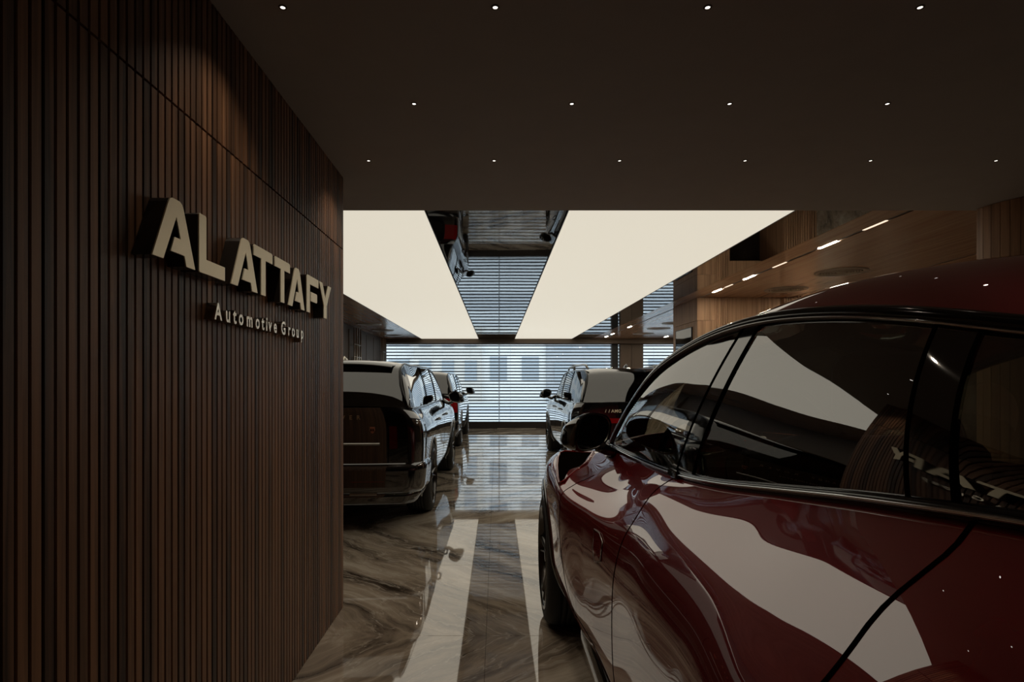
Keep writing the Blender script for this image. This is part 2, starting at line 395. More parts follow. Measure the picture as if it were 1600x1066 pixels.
# right columns / walls -------------------------------------------------
c1 = struct(bpy.data.objects.new('wall_right_column', None)); COL.objects.link(c1)
def panel(x0, x1, y0, y1, z0, z1, par, mat=M['column'], nm='panel'):
    bm = bmesh.new(); add_box(bm, -(x1-x0)/2, (x1-x0)/2, -(y1-y0)/2, (y1-y0)/2, 0, z1-z0, .003)
    o = from_bm(nm, bm, mat, par); o.location = ((x0+x1)/2, (y0+y1)/2, z0); return o
Zt = MC_Z-.002
panel(3.17, 3.45, 9.1, 10.34, 0, 2.42, c1); panel(3.17, 3.45, 9.1, 10.34, 2.424, Zt, c1)
panel(3.46, 3.69, 9.12, 10.3, 0, 2.42, c1); panel(3.46, 3.69, 9.12, 10.3, 2.424, Zt, c1)
panel(3.69, 4.52, 9.12, 10.3, 2.2, Zt, c1)
panel(3.70, 4.52, 9.9, 10.2, 0, 2.2, c1, M['bronze_gloss'], 'recess_panel')
panel(4.52, 5.06, 9.1, 10.3, 0, Zt, c1)
# vertical ribs on the face towards the viewer
for i in range(6):
    panel(3.47+i*.036, 3.50+i*.036, 9.10, 9.12, 0, Zt, c1, nm='rib')
for i in range(14):
    panel(4.53+i*.037, 4.56+i*.037, 9.08, 9.10, 0, Zt, c1, nm='rib')
struct(box('wall_marble', 5.07, 8.4, 9.2, 9.4, 0, Zt, M['marble']))
# black screen on the side of the column
t = thing('wall_screen', 'black glossy screen on the side of the wood column above the red car', 'screen', (3.17, 9.72, 2.16))
box('screen_panel', -.022, -.004, -.40, .40, -.17, .17, M['screen'], t); bm = bmesh.new()
for a in ((-.025, -.001, -.41, -.40, -.18, .18), (-.025, -.001, .40, .41, -.18, .18), (-.025, -.001, -.40, .40, .17, .18), (-.025, -.001, -.40, .40, -.18, -.17)): add_box(bm, *a)
from_bm('frame', bm, M['black_plastic'], t)
# rounded near column
rc = struct(bpy.data.objects.new('wall_right_near', None)); COL.objects.link(rc)
cx, cy, R_ = 4.11, 4.35, .45
for i in range(13):
    a = PI + i*(PI/2)/12
    bm = bmesh.new(); add_box(bm, -.029, .029, -.012, .012, 0, FC_Z-.002, .002)
    o = from_bm('slat', bm, M['column'], rc); o.location = (cx+R_*math.cos(a), cy+R_*math.sin(a), 0); o.rotation_euler = (0, 0, a+PI/2)
for i in range(60):
    bm = bmesh.new(); add_box(bm, -.029, .029, -.012, .012, 0, FC_Z-.002)
    o = from_bm('slat', bm, M['column'], rc); o.location = (cx+.06*(i+1)-.01, cy-R_, 0)
box('core', cx-.3, 8.3, cy-R_+.02, cy-.1, 0, FC_Z-.002, M['backing'], rc)

# ---------------------------------------------------------------- FACADE
struct(box('trim_7', -3.6, 8.4, 17.96, 18.16, 0, .21, M['bronze_gloss']))          # plinth
struct(box('trim_8', -4.0, -3.48, 18.0, 18.2, 0, 2.64, M['bronze_gloss']))
struct(box('trim_9', 3.60, 3.80, 18.0, 18.2, 0, 2.64, M['black_plastic']))
for k, (a, b) in enumerate(((3.86, 4.20), (4.21, 4.57))):
    struct(box('wall_far_%d' % (k+1), a, b, 17.95, 18.2, 0, 2.64, M['bronze']))
struct(box('trim_10', -4, 8.4, 18.0, 18.25, 2.627, 2.80, M['bronze']))
for k, (a, b) in enumerate(((-3.48, .0785), (.0815, 3.60), (3.80, 3.86), (4.57, 8.4))):
    wn = struct(bpy.data.objects.new('window_%d' % (k+1), None)); COL.objects.link(wn)
    box('glass_pane', a, b, 18.13, 18.142, .213, 2.627, M['glass_clear'], wn)
    bm = bmesh.new()
    for x in ((a, a+.012), (b-.012, b)): add_box(bm, x[0], x[1], 18.11, 18.16, .213, 2.627)
    from_bm('window_frame', bm, M['satin'], wn)
    t = thing('louvre_blind', ['black horizontal louvre blind over the left half of the far facade', 'black horizontal louvre blind over the right half of the far facade',
              'very narrow strip of louvre blind right of the facade post', 'louvre blind over the far window right of the dark panels'][k], 'blind', ((a+b)/2, 18.07, 0), 'louvre blinds of the far facade')
    hw = (b-a)/2-.0005
    bm = bmesh.new(); add_box(bm, -hw, hw, -.020, .020, -.017, .017)
    sm = bpy.data.meshes.new('slat'); bm.to_mesh(sm); bm.free(); sm.materials.append(M['slat_blind'])
    for i in range(24):
        o = bpy.data.objects.new('slat', sm); COL.objects.link(o); o.parent = t; o.location = (0, 0, .27+i*.1005); o.rotation_euler = (math.radians(8), 0, 0)
    if hw > .5:
        for xx in np.arange(-hw+.35, hw, 1.15):
            vs, fs = tube([(xx, -.024, .22), (xx, -.024, 2.62)], .0022, 6); from_pd('cord', vs, fs, M['satin'], t)
t = tag(box('threshold_strip', 0.02, 1.22, 17.90, 17.955, 0, .012, M['steel']), 'bright metal threshold strip at the foot of the far glass door', 'threshold')

# ---------------------------------------------------------------- OUTSIDE
struct(box('ground_outside', -60, 60, 18.4, 120, -.16, -.06, M['concrete']))
struct(box('ground_road', -60, 60, 27, 34, -.059, -.055, M['asphalt']))
def building(x0, x1, y, h, mat, nx, nz, label, zb=1.2):
    t = thing('building', label, 'building', ((x0+x1)/2, y, -.06))
    hw = (x1-x0)/2
    box('wall', -hw, hw, 0, 8, 0, h, mat, t)
    dx = 2*hw/nx; dz = (h-zb)/nz
    for i in range(nx):
        for j in range(nz):
            o = box('window', -hw+dx*(i+.25), -hw+dx*(i+.78), -.08, .02, zb+dz*(j+.15), zb+dz*(j+.75), M['win_far'], t)
    box('cornice', -hw-.1, hw+.1, -.2, 8.1, h, h+.25, mat, t)
building(-18, -6.0, 44, 12, M['render_w'], 4, 4, 'pale rendered building seen through the left end of the blinds')
building(-6.2, -1.1, 43, 14, M['render_b'], 3, 5, 'beige building with tall windows seen left of the facade centre')
building(-1.1, 3.7, 43.3, 13, M['render_w'], 2, 4, 'white building behind the centre of the blinds')
building(3.7, 8.6, 43.1, 11, M['render_g'], 2, 4, 'grey building seen right of the facade centre')
building(8.6, 17.5, 43.2, 15, M['render_w'], 4, 5, 'wide white building at the right end of the blinds')
building(17.5, 30, 43, 12, M['render_b'], 5, 4, 'beige building seen through the window right of the dark panels')

# ---------------------------------------------------------------- SIGN LETTERS
SG_D = .058
sg = thing('brand_sign', 'large cream-faced block letters reading ALATTAFY standing off the slatted wood wall', 'sign', (XW, 2.3, 1.795))
T0 = 2.3; CH = .184
def outline(kind):
    A = [(0, 0), (.052, 0), (.118, .135), (.140, .074), (.108, .074), (.089, .030), (.161, .030), (.171, 0), (.222, 0), (.156, .166), (.148, .178), (.136, .184), (.098, .184), (.086, .179), (.078, .168)]
    if kind == 'A': return [A], .222
    if kind == 'L': return [[(0, .004), (.004, 0), (.171, 0), (.171, .046), (.045, .046), (.045, .180), (.040, .184), (.004, .184), (0, .180)]], .171
    if kind == 'T': return [[(.070, 0), (.114, 0), (.114, .142), (.185, .142), (.185, .176), (.178, .184), (.007, .184), (0, .176), (0, .142), (.070, .142)]], .185
    if kind == 'F': return [[(0, 0), (.050, 0), (.050, .142), (.188, .142), (.188, .178), (.182, .184), (.014, .184), (.004, .180), (0, .170)],
                            [(.062, .060), (.158, .060), (.164, .066), (.164, .100), (.158, .106), (.062, .106)]], .188
    if kind == 'Y': return [[(.080, 0), (.134, 0), (.134, .070), (.217, .184), (.158, .184), (.108, .108), (.058, .184), (0, .184), (.080, .070)]], .217
def extr(polys, x0, x1, y0, sx=1.0):
    bm = bmesh.new()
    for p in polys:
        vb = [bm.verts.new((x1, y0+sx*s, h)) for s, h in p]; f = bm.faces.new(vb)
        r = bmesh.ops.extrude_face_region(bm, geom=[f]); vv = [g for g in r['geom'] if isinstance(g, bmesh.types.BMVert)]
        bmesh.ops.translate(bm, vec=(x0-x1, 0, 0), verts=vv)
    bmesh.ops.recalc_face_normals(bm, faces=bm.faces); return bm
for ch, ya, yb in (('A', 1.554, 1.776), ('L', 1.799, 1.970), ('A', 2.015, 2.239), ('T', 2.203, 2.388), ('T', 2.411, 2.590), ('A', 2.569, 2.786), ('F', 2.817, 3.005), ('Y', 3.016, 3.233)):
    polys, wd = outline(ch); sx = (yb-ya)/wd
    o = from_bm('letter', extr(polys, .0005, SG_D-.004, ya-T0, sx), M['bronze_gloss'], sg)
    from_bm('letter_face', extr(polys, SG_D-.0039, SG_D, ya-T0, sx), M['cream'], o)
def text_mesh(s, size, depth, spacing=1.0):
    c = bpy.data.curves.new('t', 'FONT'); c.body = s; c.size = size; c.extrude = depth/2; c.space_character = spacing; c.resolution_u = 3; c.offset = size*.022
    o = bpy.data.objects.new('t', c); COL.objects.link(o); dg = bpy.context.evaluated_depsgraph_get()
    me = bpy.data.meshes.new_from_object(o.evaluated_get(dg)); bpy.data.objects.remove(o); bpy.data.curves.remove(c); me.materials.clear(); return me
s2 = thing('brand_sign', 'small metal letters reading Automotive Group below the large letters on the slatted wall', 'sign', (XW, 1.94, 1.663))
word = 'Automotive Group'; ypos = [1.942, 2.02, 2.078, 2.122, 2.188, 2.270, 2.330, 2.373, 2.400, 2.455, 0, 2.540, 2.625, 2.672, 2.732, 2.795]
for ch, yp in zip(word, ypos):
    if ch == ' ': continue
    me = text_mesh(ch, .080, .006)
    me.transform(Matrix(((0, 0, 1, .034), (.92, 0, 0, 0), (0, 1, 0, 0), (0, 0, 0, 1))))
    o = link('letter', me, M['steel'], s2); o.location = (0, yp-1.94, 0)
    me2 = text_mesh(ch, .080, .030); me2.transform(Matrix(((0, 0, 1, .0155), (.92, 0, 0, 0), (0, 1, 0, 0), (0, 0, 0, 1))))
    o2 = link('letter_return', me2, M['satin'], o)

# left far display racks (slim steel posts with clamps)
for k, (x, y) in enumerate(((-3.38, 14.0), (-3.38, 17.2))):
    t = thing('display_rack', ['tall steel post rack against the far left wall above the nearest black car', 'tall steel post rack beside the left end of the blinds'][k], 'rack', (x, y, 0), 'steel post racks')
    for j, (dx, dy) in enumerate(((0, -.32), (0, -.11), (0, .1), (0, .32))):
        vs, fs = tube([(dx, dy, 0), (dx, dy, 2.76)], .018 if j != 1 else .024, 10); from_pd('post', vs, fs, M['steel'], t)
    for z in (1.75, 2.05, 2.35):
        vs, fs = tube([(0, -.36, z), (0, .36, z)], .014, 8); from_pd('crossbar', vs, fs, M['satin'], t)
    vs, fs = tube([(0, .32, 1.95), (.22, .32, 1.95)], [.02, .05], 12); from_pd('lamp_head', vs, fs, M['steel'], t)

# ---------------------------------------------------------------- CAR BUILDER
def pchip(x, y, xq):
    x = np.asarray(x, float); y = np.asarray(y, float); xq = np.clip(np.asarray(xq, float), x[0], x[-1])
    h = np.diff(x); d = np.diff(y)/h; n = len(x); m = np.zeros(n)
    for i in range(1, n-1):
        if d[i-1]*d[i] > 0:
            w1 = 2*h[i]+h[i-1]; w2 = h[i]+2*h[i-1]; m[i] = (w1+w2)/(w1/d[i-1]+w2/d[i])
    m[0] = d[0]; m[-1] = d[-1]
    k = np.clip(np.searchsorted(x, xq)-1, 0, n-2); t = (xq-x[k])/h[k]
    return ((2*t**3-3*t**2+1)*y[k]+(t**3-2*t**2+t)*h[k]*m[k]+(-2*t**3+3*t**2)*y[k+1]+(t**3-t**2)*h[k]*m[k+1])
def spline(x, y, xq):   # smooth cubic through points with finite difference tangents
    x = np.asarray(x, float); y = np.asarray(y, float); xq = np.clip(np.asarray(xq, float), x[0], x[-1])
    h = np.diff(x); d = np.diff(y)/h; n = len(x); m = np.zeros(n); m[0] = d[0]; m[-1] = d[-1]
    for i in range(1, n-1): m[i] = (d[i-1]*h[i]+d[i]*h[i-1])/(h[i]+h[i-1])
    k = np.clip(np.searchsorted(x, xq)-1, 0, n-2); t = (xq-x[k])/h[k]
    return ((2*t**3-3*t**2+1)*y[k]+(t**3-2*t**2+t)*h[k]*m[k]+(-2*t**3+3*t**2)*y[k+1]+(t**3-t**2)*h[k]*m[k+1])

class Body:
    """half body described by stations: y -> nine (half width, height) points from sill to belt"""
    def __init__(s, st, rail, crown, bow, bulge_f, bulge_r, hood_crown, p=4):
        s.y = [a[0] for a in st]; s.c = np.array([a[1] for a in st])     # n,9,2
        s.rail = rail; s.crown = crown; s.bow = bow; s.bf = bulge_f; s.br = bulge_r; s.hc = hood_crown; s.p = p
        s.yr, s.yf = s.y[0], s.y[-1]
        ry = [r[0] for r in rail][::-1]; s.ry = ry; s.rh = [r[1] for r in rail][::-1]; s.rz = [r[2] for r in rail][::-1]
        s.tip_f, s.tip_r = ry[-1], ry[0]
    def ctrl(s, y):
        if not hasattr(s, 'tab'):
            s.ty = np.linspace(s.y[0], s.y[-1], 801); s.tab = np.stack([np.stack([spline(s.y, s.c[:, i, k], s.ty) for k in (0, 1)], 1) for i in range(9)], 1)
        f = (min(max(y, s.yr), s.yf)-s.yr)/(s.yf-s.yr)*800; i = min(int(f), 799); f -= i
        return s.tab[i]*(1-f)+s.tab[i+1]*f
    def section(s, y, vs):
        c = s.ctrl(y); seg = np.r_[0, np.cumsum(np.linalg.norm(np.diff(c, axis=0), axis=1)**.6)]
        vv = np.interp(vs, range(1, 10), seg)
        return np.stack([spline(seg, c[:, 0], vv), spline(seg, c[:, 1], vv)], 1)
    def pt(s, y, v): return s.section(y, [v])[0]
    def vz(s, y, z):
        vs = np.linspace(1, 9, 81); q = s.section(y, vs); return np.interp(z, np.maximum.accumulate(q[:, 1]), vs)
    def P(s, y, v, off=0.0):     # left side (-x)
        h, z = s.pt(y, v); p = Vector((-h, y, z))
        if off: p += s.N(y, v)*off
        return p
    def N(s, y, v):
        e = .02; y0, y1 = max(s.yr, y-e), min(s.yf, y+e); v0, v1 = max(1, v-.05), min(9, v+.05)
        a = s.pt(y1, v); b = s.pt(y0, v); c = s.pt(y, v1); d = s.pt(y, v0)
        ty = Vector((-(a[0]-b[0]), y1-y0, a[1]-b[1])); tv = Vector((-(c[0]-d[0]), 0, c[1]-d[1]))
        n = tv.cross(ty).normalized()
        return n if n.x < 0 or abs(n.x) < .2 and n.z > 0 else -n
    def railP(s, y):
        return Vector((-spline(s.ry, s.rh, [y])[0], y, spline(s.ry, s.rz, [y])[0]))
    def belt(s, y):
        h, z = s.pt(y, 9); return Vector((-h, y, z))
    def green(s, yb, yt, w_, bulge, off=0.0):
        a = s.belt(yb); b = s.railP(yt); p = a.lerp(b, w_); p.x -= bulge*4*w_*(1-w_)*min(1, (b-a).length/.25)+off; return p

def both(name, vs, fs, mat, parent, smooth=True):
    from_pd(name, [(-v[0], v[1], v[2]) for v in vs], [f[::-1] for f in fs], mat, parent, smooth)
    return from_pd(name, vs, fs, mat, parent, smooth)
def mirror_pd(vs, fs):
    n = len(vs); return list(vs)+[(-v[0], v[1], v[2]) for v in vs], list(fs)+[tuple(i+n for i in f[::-1]) for f in fs]

def ribbon(b, path, width, off, closed=False):
    """thin strip laid on the side surface, path of (y, v)"""
    pts = []; 
    d = [Vector((p[0], p[1]*.12)) for p in path]; L_ = [0]
    for i in range(1, len(d)): L_.append(L_[-1]+(d[i]-d[i-1]).length)
    tq = np.linspace(0, L_[-1], max(8, int(L_[-1]/.02))); yy = spline(L_, [p[0] for p in path], tq); v_ = spline(L_, [p[1] for p in path], tq)
    P = [b.P(a, c, off) for a, c in zip(yy, v_)]; Nn = [b.N(a, c) for a, c in zip(yy, v_)]
    vs = []
    for i in range(len(P)):
        t = (P[min(i+1, len(P)-1)]-P[max(i-1, 0)]).normalized(); s = t.cross(Nn[i]).normalized()*width/2
        vs += [P[i]-s-Nn[i]*off*1.5, P[i]-s*.8, P[i]+s*.8, P[i]+s-Nn[i]*off*1.5]
    return vs, grid_faces(len(P), 4)

def wheel_mesh(R, wd, n_sp, side):
    rr = R*.775
    tyre = [(rr-.012, -wd/2+.02), (rr+.004, -wd/2+.004), (rr+.03, -wd/2-.004), (R-.03, -wd/2+.002), (R-.008, -wd/2+.018), (R, -wd/2+.05)]
    for k in range(5):
        x = -wd/2+.06+k*(wd-.12)/5
        tyre += [(R, x), (R, x+.018), (R-.007, x+.021), (R-.007, x+.027)]
    tyre += [(R, wd/2-.05), (R-.008, wd/2-.018), (R-.03, wd/2-.002), (rr+.03, wd/2+.004), (rr+.004, wd/2-.004), (rr-.012, wd/2-.02)]
    T = lathe(tyre, 72)
    rim = [(rr+.006, -wd/2-.002), (rr-.006, -wd/2-.008), (rr-.016, -wd/2+.004), (rr-.024, -wd/2+.03), (rr-.035, 0), (rr-.03, wd/2-.02), (rr+.004, wd/2-.002)]
    parts = [lathe(rim, 64), lathe([(0, -wd/2+.012), (.028, -wd/2+.012), (.034, -wd/2+.02), (.06, -wd/2+.024), (.075, -wd/2+.04), (.075, .0)], 32)]
    for k in range(n_sp):
        a0 = 2*PI*k/n_sp
        for da in (-.13, .13):
            vs = []
            for r, hw, x0, x1 in ((.055, .014, -wd/2+.022, -wd/2+.075), (rr*.5, .011, -wd/2+.020, -wd/2+.06), (rr*.8, .012, -wd/2+.010, -wd/2+.05), (rr-.018, .017, -wd/2+.004, -wd/2+.045)):
                a = a0+da*(r/rr)**.8*1.3
                c, s_ = math.cos(a), math.sin(a)
                for sx, xx in ((-1, x1), (-.55, x0), (.55, x0), (1, x1)):
                    vs.append((xx, c*r-s_*hw*sx, s_*r+c*hw*sx))
            fs = [(i*4+j, i*4+j+1, i*4+j+5, i*4+j+4) for i in range(3) for j in range(3)]
            parts.append((vs, fs))
    Rm = join_pd(parts)
    disc = lathe([(.08, -.03), (R*.48, -.03), (R*.48, .0), (.08, .0)], 48)
    s = 1 if side < 0 else -1
    f = lambda m: ([(v[0]*s, v[1], v[2]) for v in m[0]], m[1])
    return f(T), f(Rm), f(disc)

def make_car(name, label, cat, loc, b, paint, glassm, spec):
    root = thing(name, label, cat, loc, spec.get('group'))
    axf, axr, R, Ra = spec['axf'], spec['axr'], spec['R'], spec['Ra']
    nu, nv = spec.get('nu', 170), spec.get('nv', 60)
    ys_ = np.unique(np.r_[np.linspace(b.yr, b.yf, nu)]); vs_ = np.linspace(1, 9, nv)
    grid = np.zeros((len(ys_), nv, 3))
    for i, y in enumerate(ys_):
        q = b.section(y, vs_); grid[i, :, 0] = -q[:, 0]; grid[i, :, 1] = y; grid[i, :, 2] = q[:, 1]
    # wheel arches
    inside = np.zeros((len(ys_), nv), bool)
    for ya in (axf, axr):
        d = np.hypot(grid[:, :, 1]-ya, grid[:, :, 2]-R); inside |= d < Ra
    keep = []
    for i in range(len(ys_)-1):
        for j in range(nv-1):
            if not (inside[i, j] and inside[i+1, j] and inside[i, j+1] and inside[i+1, j+1]): keep.append((i*nv+j, (i+1)*nv+j, (i+1)*nv+j+1, i*nv+j+1))
    for ya in (axf, axr):
        dy = grid[:, :, 1]-ya; dz = grid[:, :, 2]-R; d = np.hypot(dy, dz); m_ = d < Ra
        f = np.where(m_, Ra/np.maximum(d, 1e-6), 1); grid[:, :, 1] = ya+dy*f; grid[:, :, 2] = R+dz*f
    used = sorted({i for f in keep for i in f}); mp = {o: k for k, o in enumerate(used)}
    g = grid.reshape(-1, 3); vs = [tuple(g[i]) for i in used]; fs = [tuple(mp[i] for i in f) for f in keep]
    sv, sf = mirror_pd(vs, fs)
    parts = [(sv, sf)]
    # nose, hood, tail caps
    def cap(y, sgn, bul):
        q = b.section(y, vs_); K = 16; V = []
        for k in range(K+1):
            t = k/K; e = 1-(1-t)**2.2
            for h, z in q: V.append((-h*(1-t), y+sgn*bul*e, z))
        return mirror_pd(V, grid_faces(K+1, nv, 0, sgn < 0))
    parts += [cap(b.yf, 1, b.bf), cap(b.yr, -1, b.br)]
    def deck(y0, y1, bow0, bow1, n):
        V = []; K = 16; yl = [y for y in ys_ if y0+.002 < y < y1-.002]; yl = [y0]+yl+[y1]; n = len(yl)-1
        for i in range(n+1):
            y = yl[i]; u = (y-y0)/(y1-y0); bw = bow0+(bow1-bow0)*u; h, z = b.pt(y, 9)
            for k in range(K+1):
                t = k/K; e = 1-(1-t)**2.2
                V.append((-h*(1-t), y+bw*e, z+b.hc*e*(1 if y > 0 else .3)*min(1, (b.yf-y)/.4+.0)))
        return mirror_pd(V, grid_faces(n+1, K+1, 0, False))
    parts += [deck(b.tip_f, b.yf, b.bow[0], b.bf, 40), deck(b.yr, b.tip_r, -b.br, -b.bow[1], 6)]
    V, F = join_pd(parts); body = from_pd('body', V, F, paint, root)
    bm = bmesh.new(); bm.from_mesh(body.data); bmesh.ops.remove_doubles(bm, verts=bm.verts, dist=.0004); bmesh.ops.recalc_face_normals(bm, faces=bm.faces); bm.to_mesh(body.data); bm.free()
    # underside and wheel housings
    box('underbody', -.78, .78, b.yr+.25, b.yf-.25, .20, .34, M['black_plastic'], root)
    for ya in (axf, axr):
        for s in (-1, 1):
            V = []; n = 28
            for i in range(n+1):
                a = -.25+(PI+.5)*i/n
                y = ya+Ra*math.cos(a); z = R+Ra*math.sin(a)
                xo = b.pt(y, b.vz(y, z))[0]-.004
                V += [(s*xo, y, z), (s*(xo-.42), y, z)]
            n0 = len(V); V += [(s*.5, ya, R)]
            F = grid_faces(n+1, 2)+[(2*i+1, 2*i+3, n0) for i in range(n)]
            from_pd('wheel_housing', V, F, M['black_plastic'], root)
            # lip / cladding
            V = []; cw = spec['lip']
            for i in range(n*2+1):
                a = -.42+(PI+.84)*i/(n*2)
                for rr, of in ((Ra-.004, -.012), (Ra-.002, .010), (Ra+cw*.5, .011), (Ra+cw, .004), (Ra+cw+.002, -.004)):
                    y = ya+rr*math.cos(a); z = R+rr*math.sin(a); zz = max(z, .235)
                    V.append((s*(b.pt(y, b.vz(y, zz))[0]+of), y, zz))
            from_pd('arch_trim', V, grid_faces(n*2+1, 5), spec.get('lipmat', M['black_gloss']), root)
    # wheels
    for ya in (axf, axr):
        for s in (-1, 1):
            T, Rm, D = wheel_mesh(R, spec['tw'], spec.get('spokes', 5), s)
            xw = b.pt(ya, b.vz(ya, R+Ra+.02))[0]-spec['tw']/2-spec.get('inset', .02)
            wo = from_pd('wheel', *Rm, M['rim'], root); wo.location = (s*xw, ya, R)
            from_pd('tyre', *T, M['rubber'], wo); from_pd('brake_disc', *D, M['satin'], wo)
    # greenhouse
    bl = spec.get('glass_bulge', .02)
    def side(name, yb0, yb1, yt0, yt1, mat, off=0.0, n=24, m=14):
        for s in (1, -1):
            V = []
            for i in range(n+1):
                u = i/n
                for j in range(m+1):
                    p = b.green(yb0+(yb1-yb0)*u, yt0+(yt1-yt0)*u, j/m, bl, off); V.append((p.x*s, p.y, p.z))
            po = from_pd(name, V, grid_faces(n+1, m+1), mat, root)
            if name == 'door_pillar':
                for i in (0, n):
                    vs, fs = tube(V[i*(m+1):(i+1)*(m+1)], .0035, 6); from_pd('window_seal', vs, fs, M['backing'], po)
    for nm, a0, a1, t0, t1, mt, of in spec['side']:
        side(nm, a0, a1, t0, t1, {'glass': glassm, 'gloss': M['black_gloss'], 'paint': paint}[mt], of)
    def top(y0, y1, n, off=0.0):
        V = []; K = 40
        for i in range(n+1):
            y = y0+(y1-y0)*i/n; r = b.railP(y)
            cr = np.interp(y, [c[0] for c in b.crown], [c[1] for c in b.crown]); bw = np.interp(y, [c[0] for c in b.bowl], [c[1] for c in b.bowl])
            for k in range(K+1):
                s = math.sin(PI/2*(k/K*2-1)); e = 1-abs(s)**b.p; e2 = 1-abs(s)**2.2
                V.append((-r.x*s, y+bw*e2, r.z+cr*e+off))
        return V, grid_faces(n+1, K+1)
    b.bowl = [(b.tip_r, -b.bow[1]), (b.tip_r+.02, -b.bow[1]), (spec['y_rt'], -.05), (spec['y_rt']+.4, 0), (spec['y_wt']-.4, 0), (spec['y_wt'], .06), (b.tip_f, b.bow[0])]
    from_pd('windshield', *top(spec['y_wt'], b.tip_f, 16), glassm, root)
    from_pd('roof', *top(spec['y_rt'], spec['y_wt'], 40), spec.get('roofmat', paint), root)
    from_pd('rear_window', *top(b.tip_r, spec['y_rt'], 16), glassm, root)
    # rail and belt trims
    for s in (1, -1):
        yy = np.linspace(b.tip_r, b.tip_f, 70)
        rp = [b.railP(y) for y in yy]
        vs, fs = tube([(p.x*s-.0*s, p.y, p.z) for p in rp], spec.get('rail_r', .016), 8); from_pd('roof_rail_trim', vs, fs, spec.get('railmat', M['black_trim']), root)
        bp_ = [b.belt(y) for y in np.linspace(b.tip_r, b.tip_f, 60)]
        vs, fs = tube([((p.x-.004)*s, p.y, p.z+.004) for p in bp_], spec.get('belt_r', .012), 8); from_pd('belt_trim', vs, fs, M['black_trim'], root)
        if spec.get('chrome'):
            vs, fs = tube([((p.x-.017)*s, p.y, p.z+.004) for p in bp_], .0035, 6); from_pd('belt_moulding', vs, fs, M['chrome'], root)
            vs, fs = tube([((p.x-.016)*s, p.y, p.z-.006) for p in rp], .003, 6); from_pd('window_moulding', vs, fs, M['chrome'], root)
    # shut lines
    for path, wd in spec['shut']:
        vs, fs = ribbon(b, path, wd, .0012); both('panel_gap', vs, fs, M['backing'], root)
    # mirrors
    mx, my, mz = spec['mirror']
    for s in (1, -1):
        rings = [(0, 1.0, 1.0), (-.006, 1.05, 1.05), (.02, 1.06, 1.06), (.06, .98, .97), (.11, .82, .8), (.15, .6, .58), (.175, .33, .33), (.182, .02, .02)]
        V = []; n = 28
        for k, (dy, sx, sz) in enumerate(rings):
            for i in range(n):
                a = 2*PI*i/n; ca, sa = math.cos(a), math.sin(a); e = .72
                x = math.copysign(abs(ca)**e, ca)*.105; z = math.copysign(abs(sa)**e, sa)*.083
                z *= 1+.16*(-x/.105); x += .02*z/.083
                V.append(((mx+dy*-.62+x*sx*.80)*s, my+dy*.95+.5*x*sx, mz+z*sz-.03*dy/.18))
        F = [(k*n+i, (k+1)*n+i, (k+1)*n+(i+1) % n, k*n+(i+1) % n) for k in range(len(rings)-1) for i in range(n)]
        mo = from_pd('side_mirror', V, F, spec.get('mirmat', M['black_gloss']), root)
        g_ = [((mx+(V[i][0]*s-mx)*.955)*s, my+(V[i][1]-my)*.955+.004, mz+(V[i][2]-mz)*.955) for i in range(n)]
        from_pd('mirror_glass', g_, [tuple(range(n))], M['screen'], mo, smooth=False)
        # inner bezel
        Vb = [V[i] for i in range(n)]+g_
        from_pd('mirror_bezel', Vb, [(i, (i+1) % n, n+(i+1) % n, n+i) for i in range(n)], M['satin'], mo)
        ap = spec['mirror_foot']
        vs, fs = tube([(s*(mx+.03), my+.03, mz-.07), (s*(mx+.09), my+.06, mz-.10), (s*ap[0], ap[1], ap[2])], [.03, .025, .035], 10); from_pd('mirror_arm', vs, fs, M['black_gloss'], mo)
    # door handles
    for (y, v, kind) in spec['handles']:
        for s in (1, -1):
            if kind == 'flush':
                c = b.P(y, v, .0); N_ = b.N(y, v)
                ring = []
                for dy, dz in ((.065, .05), (.055, -.02), (.02, -.06), (-.055, -.035), (-.05, .035), (0, .052)):
                    zz = c.z+dz; q = b.P(y+dy, b.vz(y+dy, zz), .004); ring.append((q.x*s, q.y, q.z))
                vs, fs = tube(ring, .0025, 6, closed=True); h = from_pd('door_handle', vs, fs, M['satin'], root)
                from_pd('handle_plate', ring, [tuple(range(6))], paint, h, smooth=False)
            else:
                p0 = b.P(y-.12, v, .006); p1 = b.P(y+.12, v, .006)
                vs, fs = tube([(p.x*s, p.y, p.z) for p in (p0, p0.lerp(p1, .15)+Vector((-.025, 0, 0)), p0.lerp(p1, .85)+Vector((-.025, 0, 0)), p1)], .012, 8)
                from_pd('door_handle', vs, fs, paint, root)
    # seats, wheel, dashboard
    if spec.get('interior'):
        zb = b.pt(0, 9)[1]; sx0 = spec.get('seat_x', .36)
        box('cabin_floor', -.7, .7, b.yr+.4, spec['dash_y']+.2, .42, .46, M['leather'], root)
        box('dashboard', -.62, .62, spec['dash_y']-.12, spec['dash_y']+.38, zb-.34, zb-.06, M['leather_tan'], root, bev=.06)
        for yy in spec['seats']:
            for s in (-1, 1):
                bm = bmesh.new(); add_box(bm, s*sx0-.25, s*sx0+.25, yy-.25, yy+.28, .58, .76, .06)
                so = from_bm('seat', bm, M['leather'], root, True)
                bm = bmesh.new(); add_box(bm, s*sx0-.25, s*sx0+.25, -.07, .07, 0, .62, .06)
                o = from_bm('backrest', bm, M['leather'], so, True); o.location = (0, yy-.24, .72); o.rotation_euler = (math.radians(14), 0, 0)
                bm = bmesh.new(); add_box(bm, s*sx0-.13, s*sx0+.13, -.05, .05, .0, .18, .045)
                o = from_bm('headrest', bm, M['leather'], so, True); o.location = (0, yy-.42, 1.34)
        pts = [(sx0*-1+.185*math.cos(a), spec['dash_y']-.22+.06*math.sin(a), zb-.02+.175*math.sin(a)) for a in [2*PI*i/40 for i in range(40)]]
